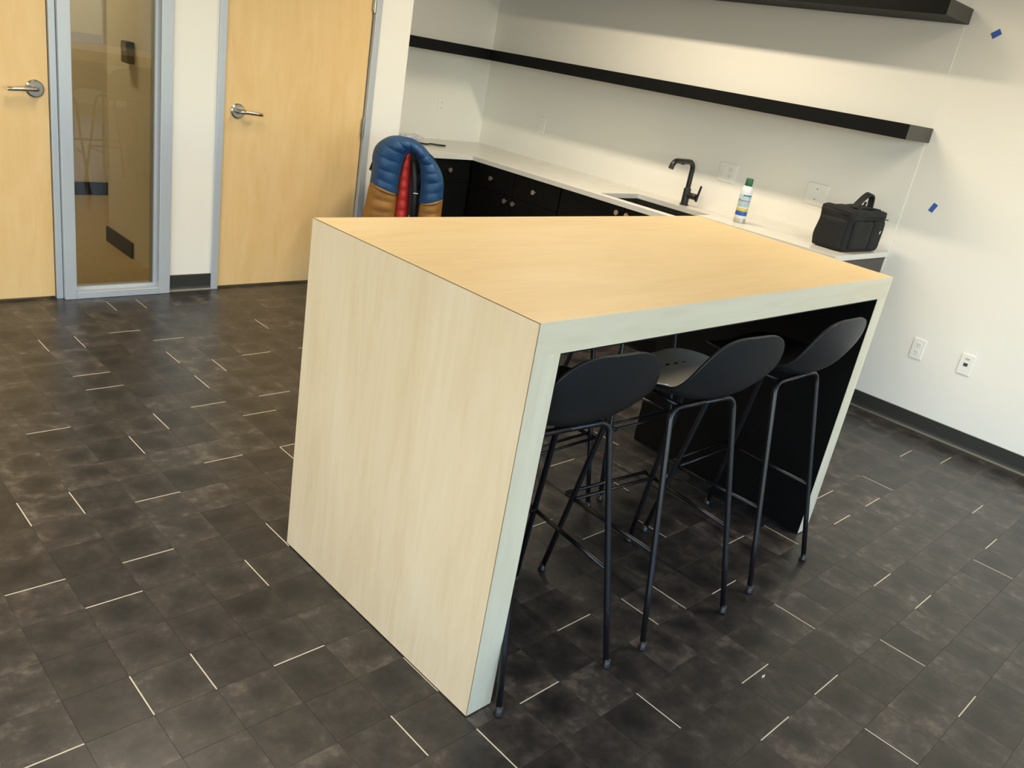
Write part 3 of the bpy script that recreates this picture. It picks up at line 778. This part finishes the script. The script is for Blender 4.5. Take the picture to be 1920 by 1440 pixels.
# red quilted lining inside the opening
rows = []
for k in range(49):
    z_ = .42 + .535 * k / 48; u = (z_ - .42) / .535
    xl = 1.79 + .05 * max(0, u - .8) * 5 * .6; xr = 1.895 - .02 * u + .02 * (1 - u)
    puff = abs(math.sin(math.pi * z_ / .06)) ** .5
    rows.append([((xl + (xr - xl) * q / 10 - 1.855) * JS, .055 - .050 * math.sin(math.pi * q / 10) * (.7 + .3 * puff), z_) for q in range(11)])
MB().grid(rows).build('lining', M['puff_red'], jk, smooth=True, label='red quilted lining')
MB().box(-.055, .08, .058, .066, .42, .95).build('inner_back', M['puff_navy'], jk)
b = MB(); b.tube([((1.945 - 1.855) * JS, .008, .42), ((1.93 - 1.855) * JS, .008, .70), ((1.915 - 1.855) * JS, .012, .80), ((1.895 - 1.855) * JS, .02, .90)], .017, 10); b.build('zip_placket', M['zip'], jk, smooth=True)
MB().box(.036, .045, -.012, -.008, .545, .585).build('zip_pull', M['steel'], jk)
MB().box(.05, .078, -.012, -.009, .717, .722).build('zip_stop', M['white'], jk)

# ------------------------------------------------------------------ clutter on the far counter
b = MB(); rows = []
for k in range(15):
    r_ = []
    for q in range(15):
        x, y = k / 14, q / 14
        r_.append((.20 * (x - .5), .11 * (y - .5), .012 + .030 * max(0, noise.noise(Vector((x * 5, y * 5, 2.2)))) + .012 * abs(noise.noise(Vector((x * 11, y * 11, 5))))))
    rows.append(r_)
b.grid(rows); o = b.build('plastic_wrap', mat('cloudy_plastic', (214, 216, 218), .25), label='crumpled pale plastic wrap on the counter behind the jacket', category='wrapping')
o.modifiers.new('t', 'SOLIDIFY').thickness = .012; o.location = (2.72, 4.05, ZL + .002)
b = MB(); b.tube(catmull([(-.10, .03, .006), (-.05, .0, .006), (.0, .02, .007), (.06, -.01, .006), (.11, -.02, .006)], 6), [.006] * 25, 8)
o = b.build('black_cable', M['zip'], smooth=True, label='short black cable lying on the counter beside the jacket', category='cable'); o.location = (2.80, 3.86, ZL)

# bits left on the floor
b = MB(); b.hexa([(0, 0, 0), (.011, -.002, 0), (.024, .002, 0), (.010, .005, 0)], [(0, 0, .0012), (.011, -.002, .003), (.024, .002, .002), (.010, .005, .001)])
o = b.build('paper_scrap', M['white'], label='tiny white paper scrap on the floor in front of the stools', category='scrap'); o.location = (.845, -.375, 0)

# ------------------------------------------------------------------ ceiling downlights (sink-aisle one inferred from shelf shadows, the rest added as unseen fill)
def downlight(x, y, power, label):
    o = empty('linear_ceiling_light', (x, y, ZC), 0, label, 'ceiling light', 'recessed linear ceiling lights')
    b = MB(); b.box(-.075, -.055, -.63, .63, -.006, 0); b.box(.055, .075, -.63, .63, -.006, 0); b.box(-.055, .055, -.63, -.61, -.006, 0); b.box(-.055, .055, .61, .63, -.006, 0)
    b.build('housing_rim', M['plate'], o)
    l = bpy.data.lights.new('lamp', 'AREA'); l.shape = 'RECTANGLE'; l.size = .11; l.size_y = 1.22
    l.spread = math.radians(150); l.energy = power; l.color = LAMP_COL
    lo = bpy.data.objects.new('lamp', l); col.objects.link(lo); lo.parent = o; lo.location = (0, 0, -.004)
downlight(2.39, 1.90, LAMP_W * .96, 'slim recessed linear ceiling light over the sink aisle')
downlight(0.0, 1.90, LAMP_W * .66, 'unseen linear ceiling light added to brighten the doors')  # this and the lamps below are added fill, powered per surface
downlight(2.39, -.9, LAMP_W * .85, 'unseen linear ceiling light added to brighten the right wall')
downlight(0.0, -.9, LAMP_W * .12, 'unseen dim linear ceiling light added as fill over the near left of the island')
downlight(-2.4, 1.90, LAMP_W * 1.1, 'unseen linear ceiling light added to brighten the left door')
downlight(-2.4, -.9, LAMP_W * 1.35, 'unseen linear ceiling light added to brighten the island end panel')
downlight(.2, 5.0, 26, 'unseen linear lamp added to brighten the office behind the glass')  # no source seen in the office; lamp added to lift its interior
